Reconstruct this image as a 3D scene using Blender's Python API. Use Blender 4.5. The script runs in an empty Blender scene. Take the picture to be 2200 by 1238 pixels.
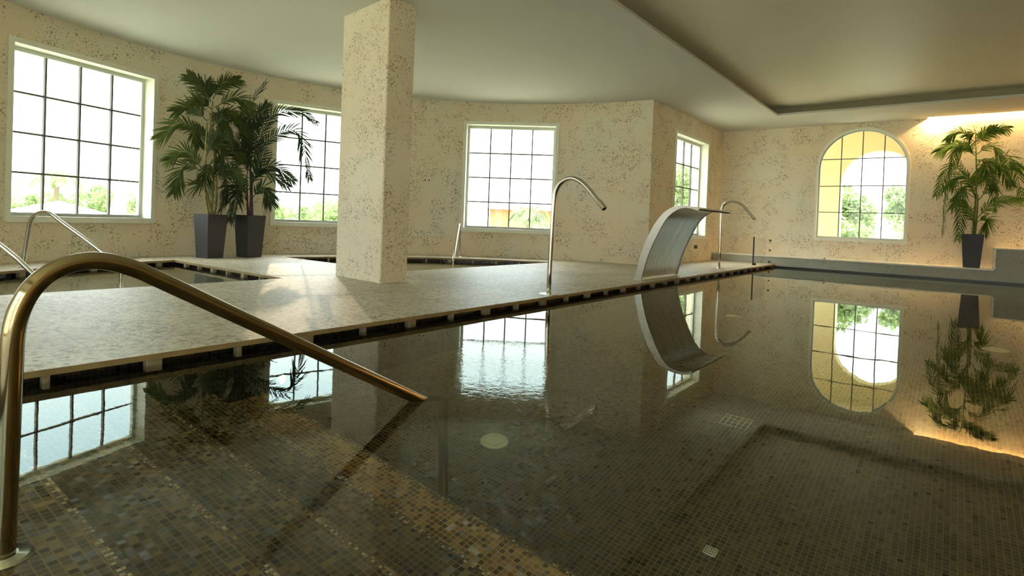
import bpy, bmesh, math, random
from mathutils import Vector, Matrix
from mathutils.geometry import tessellate_polygon
C = bpy.context.scene.collection
PI = math.pi
R = math.radians
rnd = random.Random(7)

# ---------------------------------------------------------------- camera
scene = bpy.context.scene
yaw, pitch, roll = R(37.92221848), R(-0.80229829), R(2.15129609)
fwd = Vector((-math.sin(yaw)*math.cos(pitch), math.cos(yaw)*math.cos(pitch), math.sin(pitch)))
rgt = Vector((math.cos(yaw), math.sin(yaw), 0)); upv = rgt.cross(fwd)
r2 = rgt*math.cos(roll)+upv*math.sin(roll); u2 = -rgt*math.sin(roll)+upv*math.cos(roll)
cam = bpy.data.cameras.new('camera'); camo = bpy.data.objects.new('camera', cam); C.objects.link(camo)
m = Matrix((r2, u2, -fwd)).transposed().to_4x4(); m.translation = Vector((0, 0, 0.82)); camo.matrix_world = m
cam.sensor_width = 36; cam.lens = 1216.071/2200*36
cam.shift_y = -(619-493.7066)/2200
cam.clip_start = 0.02; cam.clip_end = 500
scene.camera = camo

# ---------------------------------------------------------------- light and exposure
world = bpy.data.worlds.new('sky'); scene.world = world; world.use_nodes = True
wn = world.node_tree.nodes; wl = world.node_tree.links
bg = wn['Background']; bg.inputs[1].default_value = 4.8
geo = wn.new('ShaderNodeTexCoord'); sepw = wn.new('ShaderNodeSeparateXYZ'); rampw = wn.new('ShaderNodeValToRGB')
wl.new(geo.outputs['Generated'], sepw.inputs[0]); wl.new(sepw.outputs[2], rampw.inputs[0]); wl.new(rampw.outputs[0], bg.inputs[0])
e = rampw.color_ramp.elements
e[0].position = 0.0; e[0].color = (0.50, 0.50, 0.47, 1); e[1].position = 0.18; e[1].color = (0.50, 0.54, 0.53, 1)
for p_, c_ in ((0.25, (0.50, 0.62, 0.63, 1)), (0.34, (0.46, 0.66, 0.72, 1)), (0.5, (1.3, 1.4, 1.4, 1)), (1.0, (1.9, 2.05, 2.05, 1))):
    x_ = e.new(p_); x_.color = c_
sun = bpy.data.lights.new('sun', 'SUN'); suno = bpy.data.objects.new('sun', sun); C.objects.link(suno)
sun.energy = 0.13; sun.color = (1.0, 0.72, 0.42); sun.angle = R(0.53)
suno.rotation_euler = Vector((-2.66, 1.56, 0.84)).to_track_quat('Z', 'Y').to_euler(); suno.location = (-30, 20, 12)
scene.view_settings.view_transform = 'Standard'; scene.view_settings.look = 'None'
scene.view_settings.gamma = 1.0; scene.view_settings.use_curve_mapping = False
scene.view_settings.exposure = 0.72
scene.cycles.max_bounces = 12; scene.cycles.diffuse_bounces = 6; scene.cycles.glossy_bounces = 5
scene.cycles.transmission_bounces = 8; scene.cycles.transparent_max_bounces = 12
scene.cycles.sample_clamp_indirect = 6.0; scene.cycles.use_denoising = True
ZC = 3.289; HD = 0.07

# ---------------------------------------------------------------- helpers
def link(o, parent=None):
    C.objects.link(o)
    if parent is not None: o.parent = parent
    return o
def obj(name, bm, mat, parent=None, smooth=False):
    me = bpy.data.meshes.new(name)
    bmesh.ops.recalc_face_normals(bm, faces=bm.faces)
    bm.to_mesh(me); bm.free()
    if mat is not None: me.materials.append(mat)
    if smooth:
        for p in me.polygons: p.use_smooth = True
    return link(bpy.data.objects.new(name, me), parent)
def tag(o, label=None, cat=None, group=None, kind=None):
    if label: o['label'] = label
    if cat: o['category'] = cat
    if group: o['group'] = group
    if kind: o['kind'] = kind
    return o
def empty(name, loc, rz=0.0):
    o = bpy.data.objects.new(name, None); o.empty_display_size = 0.1
    o.location = loc; o.rotation_euler = (0, 0, rz); return link(o)
def struct(name, bm, mat, parent=None):
    o = obj(name, bm, mat, parent)
    if parent is None: o['kind'] = 'structure'
    return o
def box(bm, x0, x1, y0, y1, z0, z1, M=None):
    vs = [bm.verts.new((x, y, z)) for x in (x0, x1) for y in (y0, y1) for z in (z0, z1)]
    if M is not None:
        for v in vs: v.co = M @ v.co
    for f in ((0,1,3,2),(4,6,7,5),(0,4,5,1),(2,3,7,6),(0,2,6,4),(1,5,7,3)): bm.faces.new([vs[i] for i in f])
    return vs
def boxes(*bs):
    bm = bmesh.new()
    for b in bs: box(bm, *b)
    return bm
def quad(bm, *p): return bm.faces.new([bm.verts.new(q) for q in p])
def extrude_poly(outer, holes, z0, z1, bm=None):
    """flat slab of any outline with holes"""
    bm = bm or bmesh.new()
    loops = [outer]+list(holes)
    flat = [p for l in loops for p in l]
    tris = tessellate_polygon([[Vector((p[0], p[1], 0)) for p in l] for l in loops])
    lo = [bm.verts.new((p[0], p[1], z0)) for p in flat]; hi = [bm.verts.new((p[0], p[1], z1)) for p in flat]
    for t in tris:
        try: bm.faces.new([hi[i] for i in t]); bm.faces.new([lo[i] for i in reversed(t)])
        except ValueError: pass
    k = 0
    for l in loops:
        n = len(l)
        for i in range(n):
            a, b = k+i, k+(i+1) % n
            bm.faces.new([lo[a], lo[b], hi[b], hi[a]])
        k += n
    return bm
def catmull(pts, n=8):
    P = [Vector(p) for p in pts]; P = [P[0]*2-P[1]]+P+[P[-1]*2-P[-2]]; out = []
    for i in range(1, len(P)-2):
        for k in range(n):
            t = k/n; a, b, c, d = P[i-1], P[i], P[i+1], P[i+2]
            out.append(0.5*((2*b)+(c-a)*t+(2*a-5*b+4*c-d)*t*t+(3*b-a-3*c+d)*t**3))
    out.append(P[-2]); return out
def fillet(pts, rads, n=8):
    """polyline with rounded corners"""
    P = [Vector(p) for p in pts]; out = [P[0]]
    for i in range(1, len(P)-1):
        a, b, c = P[i-1], P[i], P[i+1]; d1 = (a-b).normalized(); d2 = (c-b).normalized(); r = rads[i-1]
        ang = d1.angle(d2); t = min(r/math.tan(ang/2), (a-b).length*0.49 if i > 1 else (a-b).length*0.95, (c-b).length*0.95)
        p0 = b+d1*t; p1 = b+d2*t
        for k in range(n+1):
            s = k/n; out.append(p0*(1-s)**2+b*2*s*(1-s)+p1*s*s)
    out.append(P[-1]); return out
def tube(bm, path, rad, seg=16, cap=True):
    P = [Vector(p) for p in path]; rings = []
    t = (P[1]-P[0]).normalized(); n = t.orthogonal().normalized()
    for i, p in enumerate(P):
        t2 = (P[min(i+1, len(P)-1)]-P[max(i-1, 0)]).normalized()
        n = (n-t2*n.dot(t2)).normalized(); b = t2.cross(n)
        r = rad[i] if isinstance(rad, (list, tuple)) else rad
        rings.append([bm.verts.new(p+(n*math.cos(a)+b*math.sin(a))*r) for a in [2*PI*k/seg for k in range(seg)]])
    for A, B in zip(rings, rings[1:]):
        for k in range(seg): bm.faces.new((A[k], A[(k+1) % seg], B[(k+1) % seg], B[k]))
    if cap: bm.faces.new(list(reversed(rings[0]))); bm.faces.new(rings[-1])
    return bm
def lathe(bm, prof, seg=32, M=None):
    rings = []
    for r, z in prof:
        rings.append([bm.verts.new((r*math.cos(2*PI*k/seg), r*math.sin(2*PI*k/seg), z)) for k in range(seg)])
    for A, B in zip(rings, rings[1:]):
        for k in range(seg): bm.faces.new((A[k], A[(k+1) % seg], B[(k+1) % seg], B[k]))
    bm.faces.new(list(reversed(rings[0]))); bm.faces.new(rings[-1])
    if M is not None:
        for ring in rings:
            for v in ring: v.co = M @ v.co
    return bm
def copy_tree(o, parent=None):
    c = o.copy(); C.objects.link(c); c.parent = parent
    for ch in list(o.children): copy_tree(ch, c)
    return c

# ---------------------------------------------------------------- materials
class NT:
    def __init__(s, name):
        s.m = bpy.data.materials.new(name); s.m.use_nodes = True
        s.n = s.m.node_tree.nodes; s.l = s.m.node_tree.links
        s.b = s.n.get('Principled BSDF'); s.out = s.n.get('Material Output')
    def add(s, t, **kw):
        k = s.n.new(t)
        for a, v in kw.items(): setattr(k, a, v)
        return k
    def link(s, a, b): s.l.new(a, b)
    def coords(s, scale=(1, 1, 1)):
        t = s.add('ShaderNodeTexCoord'); mp = s.add('ShaderNodeMapping'); mp.inputs['Scale'].default_value = scale
        s.link(t.outputs['Object'], mp.inputs[0]); return mp.outputs[0]
    def noise(s, vec, scale, detail=2, rough=0.5):
        k = s.add('ShaderNodeTexNoise'); k.inputs['Scale'].default_value = scale; k.inputs['Detail'].default_value = detail
        k.inputs['Roughness'].default_value = rough; s.link(vec, k.inputs['Vector']); return k.outputs[0]
    def vor(s, vec, scale, feature='F1', rand=1.0):
        k = s.add('ShaderNodeTexVoronoi', feature=feature); k.inputs['Scale'].default_value = scale
        k.inputs['Randomness'].default_value = rand; s.link(vec, k.inputs['Vector']); return k
    def ramp(s, fac, *stops, interp='LINEAR'):
        k = s.add('ShaderNodeValToRGB'); k.color_ramp.interpolation = interp; el = k.color_ramp.elements
        while len(el) < len(stops): el.new(0.5)
        for x, (p, c) in zip(el, stops):
            x.position = p; x.color = (c, c, c, 1) if not isinstance(c, tuple) else (*c, 1)
        s.link(fac, k.inputs[0]); return k.outputs[0]
    def math(s, op, a, b=None, clamp=False):
        k = s.add('ShaderNodeMath', operation=op, use_clamp=clamp)
        for i, v in enumerate((a, b)):
            if v is None: continue
            if isinstance(v, (int, float)): k.inputs[i].default_value = v
            else: s.link(v, k.inputs[i])
        return k.outputs[0]
    def mix(s, fac, a, b, blend='MIX'):
        k = s.add('ShaderNodeMix', data_type='RGBA', blend_type=blend)
        for i, v in ((0, fac), (6, a), (7, b)):
            if isinstance(v, tuple): k.inputs[i].default_value = (*v, 1)
            elif isinstance(v, (int, float)): k.inputs[i].default_value = v
            else: s.link(v, k.inputs[i])
        return k.outputs[2]
    def bump(s, h, strength, dist=0.01):
        k = s.add('ShaderNodeBump'); k.inputs['Strength'].default_value = strength; k.inputs['Distance'].default_value = dist
        s.link(h, k.inputs['Height']); return k.outputs[0]
def simple(name, col, rough=0.5, metal=0.0, **kw):
    t = NT(name); t.b.inputs['Base Color'].default_value = (*col, 1)
    t.b.inputs['Roughness'].default_value = rough; t.b.inputs['Metallic'].default_value = metal
    if 'vary' in kw:
        n = t.noise(t.coords(), kw.get('vs', 6), 3)
        c = t.mix(t.ramp(n, (0.35, 0.0), (0.65, 1.0)), col, tuple(x*kw['vary'] for x in col))
        t.link(c, t.b.inputs['Base Color'])
    return t.m
def stone(name, col, col2, pitcol, pit=1.0, scale=1.0, panels=True):
    """pitted shell stone: pale ground, drifting stain tones, clusters of small dark pits"""
    t = NT(name); v = t.coords()
    big = t.noise(v, 0.8, 3, 0.55)
    base = t.mix(t.ramp(big, (0.38, 0.0), (0.62, 1.0)), col, col2)
    fine = t.noise(v, 45, 3, 0.6)
    base = t.mix(t.math('MULTIPLY', t.ramp(fine, (0.4, 0.0), (0.7, 1.0)), 0.22), base, tuple(c*0.72 for c in col2))
    wob = t.add('ShaderNodeVectorMath', operation='ADD'); nz = t.add('ShaderNodeTexNoise'); nz.inputs['Scale'].default_value = 30
    t.link(v, nz.inputs['Vector']); sc = t.add('ShaderNodeVectorMath', operation='SCALE'); sc.inputs['Scale'].default_value = 0.05
    t.link(nz.outputs['Color'], sc.inputs[0]); t.link(v, wob.inputs[0]); t.link(sc.outputs[0], wob.inputs[1])
    v1 = t.vor(wob.outputs[0], 25*scale); v2 = t.vor(wob.outputs[0], 48*scale)
    clus = t.ramp(t.noise(v, 2.6, 3, 0.6), (0.38, 0.08), (0.58, 1.0))
    sep = t.add('ShaderNodeSeparateColor'); t.link(v1.outputs['Color'], sep.inputs[0])
    size = t.math('MULTIPLY', t.math('MULTIPLY', clus, 0.44), sep.outputs[0])
    p1 = t.math('LESS_THAN', v1.outputs['Distance'], size)
    sep2 = t.add('ShaderNodeSeparateColor'); t.link(v2.outputs['Color'], sep2.inputs[0])
    size2 = t.math('MULTIPLY', t.math('MULTIPLY', t.math('ADD', clus, 0.20), 0.44), sep2.outputs[0])
    p2 = t.math('LESS_THAN', v2.outputs['Distance'], size2)
    pits = t.math('MULTIPLY', t.math('MAXIMUM', p1, p2), pit)
    c = t.mix(t.math('MULTIPLY', pits, 0.70), base, pitcol)
    t.link(c, t.b.inputs['Base Color']); t.b.inputs['Roughness'].default_value = 0.75
    t.link(t.bump(t.math('SUBTRACT', t.math('MULTIPLY', fine, 0.15), pits), 0.5, 0.006), t.b.inputs['Normal'])
    return t.m
def travertine(name, col, col2, dark):
    t = NT(name); v = t.coords()
    big = t.noise(v, 0.9, 4, 0.6)
    base = t.mix(t.ramp(big, (0.35, 0.0), (0.65, 1.0)), col, col2)
    st = t.noise(v, 24, 6, 0.7); st2 = t.noise(v, 5.5, 4, 0.65)
    region = t.ramp(t.noise(v, 1.3, 3), (0.38, 0.15), (0.6, 1.0))
    c = t.mix(t.math('MULTIPLY', t.ramp(st2, (0.36, 0.6), (0.52, 0.0)), 0.6), base, tuple(x*0.62 for x in col2))
    wob = t.add('ShaderNodeVectorMath', operation='ADD'); nz = t.add('ShaderNodeTexNoise'); nz.inputs['Scale'].default_value = 22
    t.link(v, nz.inputs['Vector']); sc_ = t.add('ShaderNodeVectorMath', operation='SCALE'); sc_.inputs['Scale'].default_value = 0.06
    t.link(nz.outputs['Color'], sc_.inputs[0]); t.link(v, wob.inputs[0]); t.link(sc_.outputs[0], wob.inputs[1])
    pit = None
    for scl, sz in ((20, 0.42), (44, 0.5)):
        vo = t.vor(wob.outputs[0], scl); se = t.add('ShaderNodeSeparateColor'); t.link(vo.outputs['Color'], se.inputs[0])
        p = t.math('LESS_THAN', vo.outputs['Distance'], t.math('MULTIPLY', t.math('MULTIPLY', region, sz), se.outputs[0]))
        pit = p if pit is None else t.math('MAXIMUM', pit, p)
    c = t.mix(t.math('MULTIPLY', t.ramp(st, (0.40, 1.0), (0.49, 0.0)), 0.62), c, dark)
    c = t.mix(t.math('MULTIPLY', pit, 0.78), c, dark)
    c = t.mix(t.math('MULTIPLY', t.ramp(st, (0.56, 0.0), (0.66, 1.0)), 0.35), c, (0.86, 0.84, 0.76))
    st = t.math('SUBTRACT', st, t.math('MULTIPLY', pit, 0.5))
    # slab joints
    br = t.add('ShaderNodeTexBrick'); br.offset = 0.5; br.inputs['Scale'].default_value = 1.0; br.inputs['Mortar Size'].default_value = 0.0035
    br.inputs['Brick Width'].default_value = 0.9; br.inputs['Row Height'].default_value = 0.6; br.inputs['Mortar Smooth'].default_value = 0.2
    br.inputs['Color1'].default_value = (1, 1, 1, 1); br.inputs['Color2'].default_value = (0.93, 0.92, 0.9, 1); br.inputs['Mortar'].default_value = (0.6, 0.55, 0.45, 1)
    rz = t.add('ShaderNodeMapping'); rz.inputs['Rotation'].default_value = (0, 0, R(90)); rz.inputs['Location'].default_value = (0.1, 0.02, 0)
    t.link(v, rz.inputs[0]); t.link(rz.outputs[0], br.inputs['Vector'])
    c = t.mix(1.0, c, br.outputs[0], 'MULTIPLY')
    t.link(c, t.b.inputs['Base Color']); t.b.inputs['Roughness'].default_value = 0.42
    t.link(t.bump(st, 0.45, 0.012), t.b.inputs['Normal'])
    return t.m
def mosaic(name, cols, grout, size=0.025, rough=0.18, gw=0.09):
    """glass mosaic: square chips of mixed tone on all three axes"""
    t = NT(name); v = t.coords((1/size, 1/size, 1/size))
    off = t.add('ShaderNodeVectorMath', operation='ADD'); off.inputs[1].default_value = (0.37, 0.41, 0.43); t.link(v, off.inputs[0]); v = off.outputs[0]
    fl = t.add('ShaderNodeVectorMath', operation='FLOOR'); t.link(v, fl.inputs[0])
    fr = t.add('ShaderNodeVectorMath', operation='FRACTION'); t.link(v, fr.inputs[0])
    # keep the cell index steady along the face normal
    g = t.add('ShaderNodeNewGeometry'); ab = t.add('ShaderNodeVectorMath', operation='ABSOLUTE'); t.link(g.outputs['True Normal'], ab.inputs[0])
    sn = t.add('ShaderNodeSeparateXYZ'); t.link(ab.outputs[0], sn.inputs[0]); sf = t.add('ShaderNodeSeparateXYZ'); t.link(fr.outputs[0], sf.inputs[0])
    edge = None
    cmb = t.add('ShaderNodeCombineXYZ')
    for i in range(3):
        inpl = t.math('LESS_THAN', sn.outputs[i], 0.7); t.link(inpl, cmb.inputs[i])
        d = t.math('ABSOLUTE', t.math('SUBTRACT', sf.outputs[i], 0.5))
        ed = t.math('MULTIPLY', t.math('GREATER_THAN', d, 0.5-gw), inpl)
        edge = ed if edge is None else t.math('MAXIMUM', edge, ed)
    cell = t.add('ShaderNodeVectorMath', operation='MULTIPLY'); t.link(fl.outputs[0], cell.inputs[0]); t.link(cmb.outputs[0], cell.inputs[1])
    wn_ = t.add('ShaderNodeTexWhiteNoise'); t.link(cell.outputs[0], wn_.inputs['Vector'])
    stops = [(i/len(cols), c) for i, c in enumerate(cols)]
    tone = t.ramp(wn_.outputs['Value'], *stops, interp='CONSTANT')
    tone = t.mix(t.math('MULTIPLY', t.noise(v, 0.35, 2), 0.5), tone, tuple(c*0.5 for c in cols[0]))
    c = t.mix(edge, tone, grout)
    t.link(c, t.b.inputs['Base Color'])
    t.link(t.math('ADD', t.math('MULTIPLY', edge, 0.5), rough), t.b.inputs['Roughness'])
    sc = t.add('ShaderNodeVectorMath', operation='SUBTRACT'); t.link(wn_.outputs['Color'], sc.inputs[0]); sc.inputs[1].default_value = (0.5, 0.5, 0.5)
    s2 = t.add('ShaderNodeVectorMath', operation='SCALE'); s2.inputs['Scale'].default_value = 0.16; t.link(sc.outputs[0], s2.inputs[0])
    ad = t.add('ShaderNodeVectorMath', operation='ADD'); t.link(g.outputs['Normal'], ad.inputs[0]); t.link(s2.outputs[0], ad.inputs[1])
    nm = t.add('ShaderNodeVectorMath', operation='NORMALIZE'); t.link(ad.outputs[0], nm.inputs[0])
    t.link(nm.outputs[0], t.b.inputs['Normal'])
    return t.m
def water(name, strength=0.06, tint=(0.93, 0.95, 0.88)):
    t = NT(name); t.n.remove(t.b)
    g = t.add('ShaderNodeBsdfGlass'); g.inputs['IOR'].default_value = 1.333; g.inputs['Roughness'].default_value = 0.0
    g.inputs['Color'].default_value = (*tint, 1)
    v = t.coords()
    n1 = t.noise(v, 9, 3, 0.5); n2 = t.noise(v, 2.0, 2, 0.5); patch = t.ramp(t.noise(v, 0.55, 1), (0.45, 0.12), (0.62, 1.0))
    dd = t.add('ShaderNodeVectorMath', operation='DISTANCE'); t.link(v, dd.inputs[0]); dd.inputs[1].default_value = (-1.86, 2.35, 0)
    drip = t.math('MULTIPLY', t.ramp(dd.outputs['Value'], (0.15, 1.0), (0.95, 0.0)), t.noise(v, 22, 3, 0.6))
    h = t.math('ADD', t.math('ADD', t.math('MULTIPLY', t.math('MULTIPLY', n1, patch), 0.25), n2), t.math('MULTIPLY', drip, 1.6))
    t.link(t.bump(h, strength, 0.02), g.inputs['Normal'])
    t.link(g.outputs[0], t.out.inputs[0]); return t.m
def glass(name):
    t = NT(name); t.n.remove(t.b)
    a = t.add('ShaderNodeBsdfTransparent'); b = t.add('ShaderNodeBsdfGlossy'); b.inputs['Roughness'].default_value = 0.01
    f = t.add('ShaderNodeLayerWeight'); f.inputs[0].default_value = 0.5; mx = t.add('ShaderNodeMixShader')
    t.link(t.math('ADD', t.math('MULTIPLY', t.math('POWER', f.outputs['Facing'], 5), 0.9), 0.03), mx.inputs[0]); t.link(a.outputs[0], mx.inputs[1]); t.link(b.outputs[0], mx.inputs[2]); t.link(mx.outputs[0], t.out.inputs[0])
    return t.m
def brushed(name, col, rough=0.22, scale=(3, 3, 200)):
    t = NT(name); t.b.inputs['Base Color'].default_value = (*col, 1); t.b.inputs['Metallic'].default_value = 1.0
    n = t.noise(t.coords(scale), 1.0, 2); t.link(t.ramp(n, (0.3, rough*0.8), (0.7, rough*1.3)), t.b.inputs['Roughness'])
    return t.m
def leafmat(name, c1, c2):
    t = NT(name); n = t.noise(t.coords(), 5, 2)
    t.link(t.mix(t.ramp(n, (0.35, 0.0), (0.65, 1.0)), c1, c2), t.b.inputs['Base Color'])
    t.b.inputs['Roughness'].default_value = 0.5; t.b.inputs['Specular IOR Level'].default_value = 0.25
    tr = t.add('ShaderNodeBsdfTranslucent'); tr.inputs[0].default_value = (*[min(1, x*1.5) for x in c2], 1)
    mx = t.add('ShaderNodeMixShader'); mx.inputs[0].default_value = 0.22
    t.link(t.b.outputs[0], mx.inputs[1]); t.link(tr.outputs[0], mx.inputs[2]); t.link(mx.outputs[0], t.out.inputs[0])
    return t.m

M = {}
M['wall'] = stone('pitted_stone', (0.83, 0.79, 0.64), (0.86, 0.73, 0.53), (0.24, 0.16, 0.08))
M['column'] = stone('column_stone', (0.84, 0.77, 0.63), (0.78, 0.68, 0.50), (0.30, 0.21, 0.12), pit=0.9)
M['bench'] = stone('bench_stone', (0.42, 0.43, 0.35), (0.38, 0.375, 0.29), (0.2, 0.17, 0.12), pit=0.7)
M['cap'] = simple('bench_cap_stone', (0.88, 0.84, 0.70), 0.5, vary=0.85)
M['deck'] = travertine('deck_travertine', (0.62, 0.565, 0.41), (0.52, 0.455, 0.315), (0.13, 0.095, 0.05))
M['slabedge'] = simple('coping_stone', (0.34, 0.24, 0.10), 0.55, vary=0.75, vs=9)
M['blockstone'] = simple('block_stone', (0.52, 0.42, 0.26), 0.6, vary=0.8, vs=9)
M['plaster'] = simple('ceiling_plaster', (0.645, 0.65, 0.60), 0.9)
M['plaster_in'] = simple('coffer_plaster', (0.80, 0.765, 0.60), 0.5)
M['trim'] = simple('window_plaster', (0.86, 0.87, 0.76), 0.5, vary=0.95)
M['sash'] = simple('sash_paint', (0.66, 0.70, 0.62), 0.4)
M['muntin'] = simple('muntin_paint', (0.14, 0.135, 0.12), 0.5)
M['glass'] = glass('window_glass')
M['mosaic'] = mosaic('pool_mosaic', [(0.035, 0.028, 0.018), (0.10, 0.075, 0.04), (0.06, 0.05, 0.03), (0.15, 0.11, 0.06), (0.08, 0.065, 0.04), (0.022, 0.02, 0.015), (0.12, 0.095, 0.055), (0.20, 0.13, 0.06)], (0.22, 0.17, 0.09))
M['nosing_glint'] = mosaic('step_edge_glint_mosaic', [(0.12, 0.08, 0.04), (0.05, 0.04, 0.025), (0.75, 0.55, 0.32), (0.16, 0.10, 0.05), (0.9, 0.75, 0.52), (0.06, 0.05, 0.03), (0.3, 0.18, 0.08), (0.1, 0.075, 0.045), (0.55, 0.36, 0.18)], (0.20, 0.14, 0.07), size=0.0125, rough=0.12)  # pale gold chips are painted sun glints along the step edges
M['steps'] = mosaic('step_glint_mosaic', [(0.035, 0.028, 0.018), (0.13, 0.09, 0.045), (0.06, 0.05, 0.03), (0.19, 0.13, 0.065), (0.08, 0.065, 0.04), (0.022, 0.02, 0.015), (0.15, 0.11, 0.06), (0.42, 0.29, 0.15), (0.1, 0.07, 0.04), (0.05, 0.04, 0.025), (0.24, 0.16, 0.08)], (0.25, 0.18, 0.09), rough=0.15)  # the few bright chips paint sun flecks onto the treads
M['tread_sun_gold'] = mosaic('last_tread_sun_mosaic', [(0.36, 0.22, 0.10), (0.16, 0.11, 0.055), (0.58, 0.36, 0.15), (0.34, 0.22, 0.10), (0.07, 0.055, 0.03), (0.62, 0.42, 0.2)], (0.66, 0.44, 0.2), rough=0.12, gw=0.08)  # sun glare on the last tread, put into chip and grout colour
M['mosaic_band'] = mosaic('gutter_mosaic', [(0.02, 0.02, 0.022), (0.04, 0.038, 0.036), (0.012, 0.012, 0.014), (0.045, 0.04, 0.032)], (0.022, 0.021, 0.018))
M['spafloor'] = mosaic('spa_mosaic', [(0.20, 0.20, 0.14), (0.26, 0.24, 0.17), (0.16, 0.15, 0.11), (0.30, 0.27, 0.19)], (0.32, 0.3, 0.22))
M['water'] = water('pool_water_surface', 0.03)
M['spawater'] = water('spa_water_surface', 0.25)
M['chrome'] = brushed('steel_tube', (0.72, 0.68, 0.60), 0.16)
M['chrome_dark'] = brushed('steel_rail', (0.34, 0.275, 0.165), 0.10)
M['sheet'] = brushed('steel_sheet', (0.60, 0.59, 0.52), 0.30, (2, 160, 2))
M['planter'] = simple('planter_grey', (0.042, 0.041, 0.044), 0.5)
M['soil'] = simple('soil', (0.03, 0.022, 0.015), 0.95)
M['white_plastic'] = simple('white_plastic', (0.72, 0.74, 0.52), 0.4)
M['escut'] = brushed('flange_steel', (0.85, 0.9, 0.88), 0.2)
M['black'] = simple('black_plastic', (0.012, 0.012, 0.012), 0.4)
M['white'] = simple('white_paint', (0.8, 0.8, 0.76), 0.5)
M['leaf1'] = leafmat('palm_leaf', (0.030, 0.055, 0.012), (0.085, 0.11, 0.025))
M['leaf2'] = leafmat('dark_palm_leaf', (0.018, 0.036, 0.016), (0.04, 0.062, 0.022))
M['leaf3'] = leafmat('bright_palm_leaf', (0.025, 0.075, 0.008), (0.085, 0.17, 0.02))
M['cane'] = simple('palm_cane', (0.30, 0.26, 0.07), 0.5, vary=0.5, vs=14)
M['cane_red'] = simple('palm_cane_dark', (0.10, 0.045, 0.05), 0.5, vary=0.5, vs=14)
M['cane3'] = simple('palm_cane_green', (0.14, 0.22, 0.04), 0.5, vary=0.6, vs=14)
M['clear'] = glass('clear_panel')

# ---------------------------------------------------------------- room shell
CX, CY, RR = -4.018, 4.425, 5.921      # plan circle of the round end of the room
W4 = -4.67; YF = 14.57; YB = -4.6; XR = 6.2
a4 = math.acos((W4-CX)/RR)             # where the round wall meets the straight ones
def cp(a, r): return (CX+r*math.cos(a), CY+r*math.sin(a))
WIN = [R(198.2), R(160.4), R(124.4), R(235.6)]
HW = R(9.15)                           # half angle of each opening
ZS, ZH = 0.66, 2.835
def curved_wall():
    bm = bmesh.new(); T = 0.36
    cuts = []
    for w in WIN: cuts += [w-HW, w+HW]
    a0, a1 = a4, 2*PI-a4
    angs = [a0+(a1-a0)*i/120 for i in range(121)]+cuts
    angs = sorted(angs); aa = [angs[0]]
    for a in angs[1:]:
        if a-aa[-1] > 1e-4: aa.append(a)
    zs = [-0.3, ZS, ZH, ZC+0.3]
    def inwin(m_): return any(w-HW < m_ < w+HW for w in WIN)
    for a, b in zip(aa, aa[1:]):
        w = inwin((a+b)/2)
        for k in range(3):
            if w and k == 1: continue
            z0, z1 = zs[k], zs[k+1]
            for r in (RR, RR+T):
                p, q = cp(a, r), cp(b, r)
                quad(bm, (*p, z0), (*q, z0), (*q, z1), (*p, z1))
        if w:
            for z in (ZS, ZH):
                quad(bm, (*cp(a, RR), z), (*cp(b, RR), z), (*cp(b, RR+T), z), (*cp(a, RR+T), z))
    for c in cuts:
        quad(bm, (*cp(c, RR), ZS), (*cp(c, RR+T), ZS), (*cp(c, RR+T), ZH), (*cp(c, RR), ZH))
    bmesh.ops.remove_doubles(bm, verts=bm.verts, dist=1e-4)
    return bm
wc = struct('wall_round', curved_wall(), M['wall'])
for p in wc.data.polygons: p.use_smooth = False
# straight wall with window four, seen edge-on beyond the round wall
y4 = CY+math.sqrt(RR**2-(W4-CX)**2)
WY0, WY1 = 11.49, 13.45
struct('wall_left', boxes((W4-0.36, W4, y4, WY0, -0.3, ZC+0.3), (W4-0.36, W4, WY1, YF+0.36, -0.3, ZC+0.3),
                          (W4-0.36, W4, WY0, WY1, -0.3, ZS), (W4-0.36, W4, WY0, WY1, ZH, ZC+0.3)), M['wall'])
struct('wall_left_near', boxes((W4-0.36, W4, YB-0.3, 2*CY-y4, -0.3, ZC+0.3)), M['wall'])
# far wall with arched opening
AX, AR, AZ, AB = -1.65, 0.86, 2.30, 0.71
def arch_wall(x0, x1, z0, z1, y0, y1, ax, ar, az, ab, n=40, slotx=None):
    bm = bmesh.new()
    for y in (y0, y1):
        quad(bm, (x0, y, z0), (ax-ar, y, z0), (ax-ar, y, z1), (x0, y, z1))
        quad(bm, (ax+ar, y, z0), (x1, y, z0), (x1, y, z1), (ax+ar, y, z1))
        quad(bm, (ax-ar, y, z0), (ax+ar, y, z0), (ax+ar, y, ab), (ax-ar, y, ab))
        for i in range(n):
            t0, t1 = PI-PI*i/n, PI-PI*(i+1)/n
            p = (ax+ar*math.cos(t0), az+ar*math.sin(t0)); q = (ax+ar*math.cos(t1), az+ar*math.sin(t1))
            quad(bm, (p[0], y, p[1]), (q[0], y, q[1]), (q[0], y, z1), (p[0], y, z1))
    pts = [(ax-ar, ab)]+[(ax+ar*math.cos(PI-PI*i/n), az+ar*math.sin(PI-PI*i/n)) for i in range(n+1)]+[(ax+ar, ab)]
    for p, q in zip(pts, pts[1:]+pts[:1]): quad(bm, (p[0], y0, p[1]), (q[0], y0, q[1]), (q[0], y1, q[1]), (p[0], y1, p[1]))
    return bm
struct('wall_far', arch_wall(W4, XR, -0.3, ZC+0.3, YF, YF+0.36, AX, AR, AZ, AB), M['wall'])
struct('wall_right', boxes((XR, XR+0.3, YB-0.3, YF+0.36, -1.4, ZC+0.3)), simple('ochre_render', (0.74, 0.50, 0.24), 0.8, vary=0.85))
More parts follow.
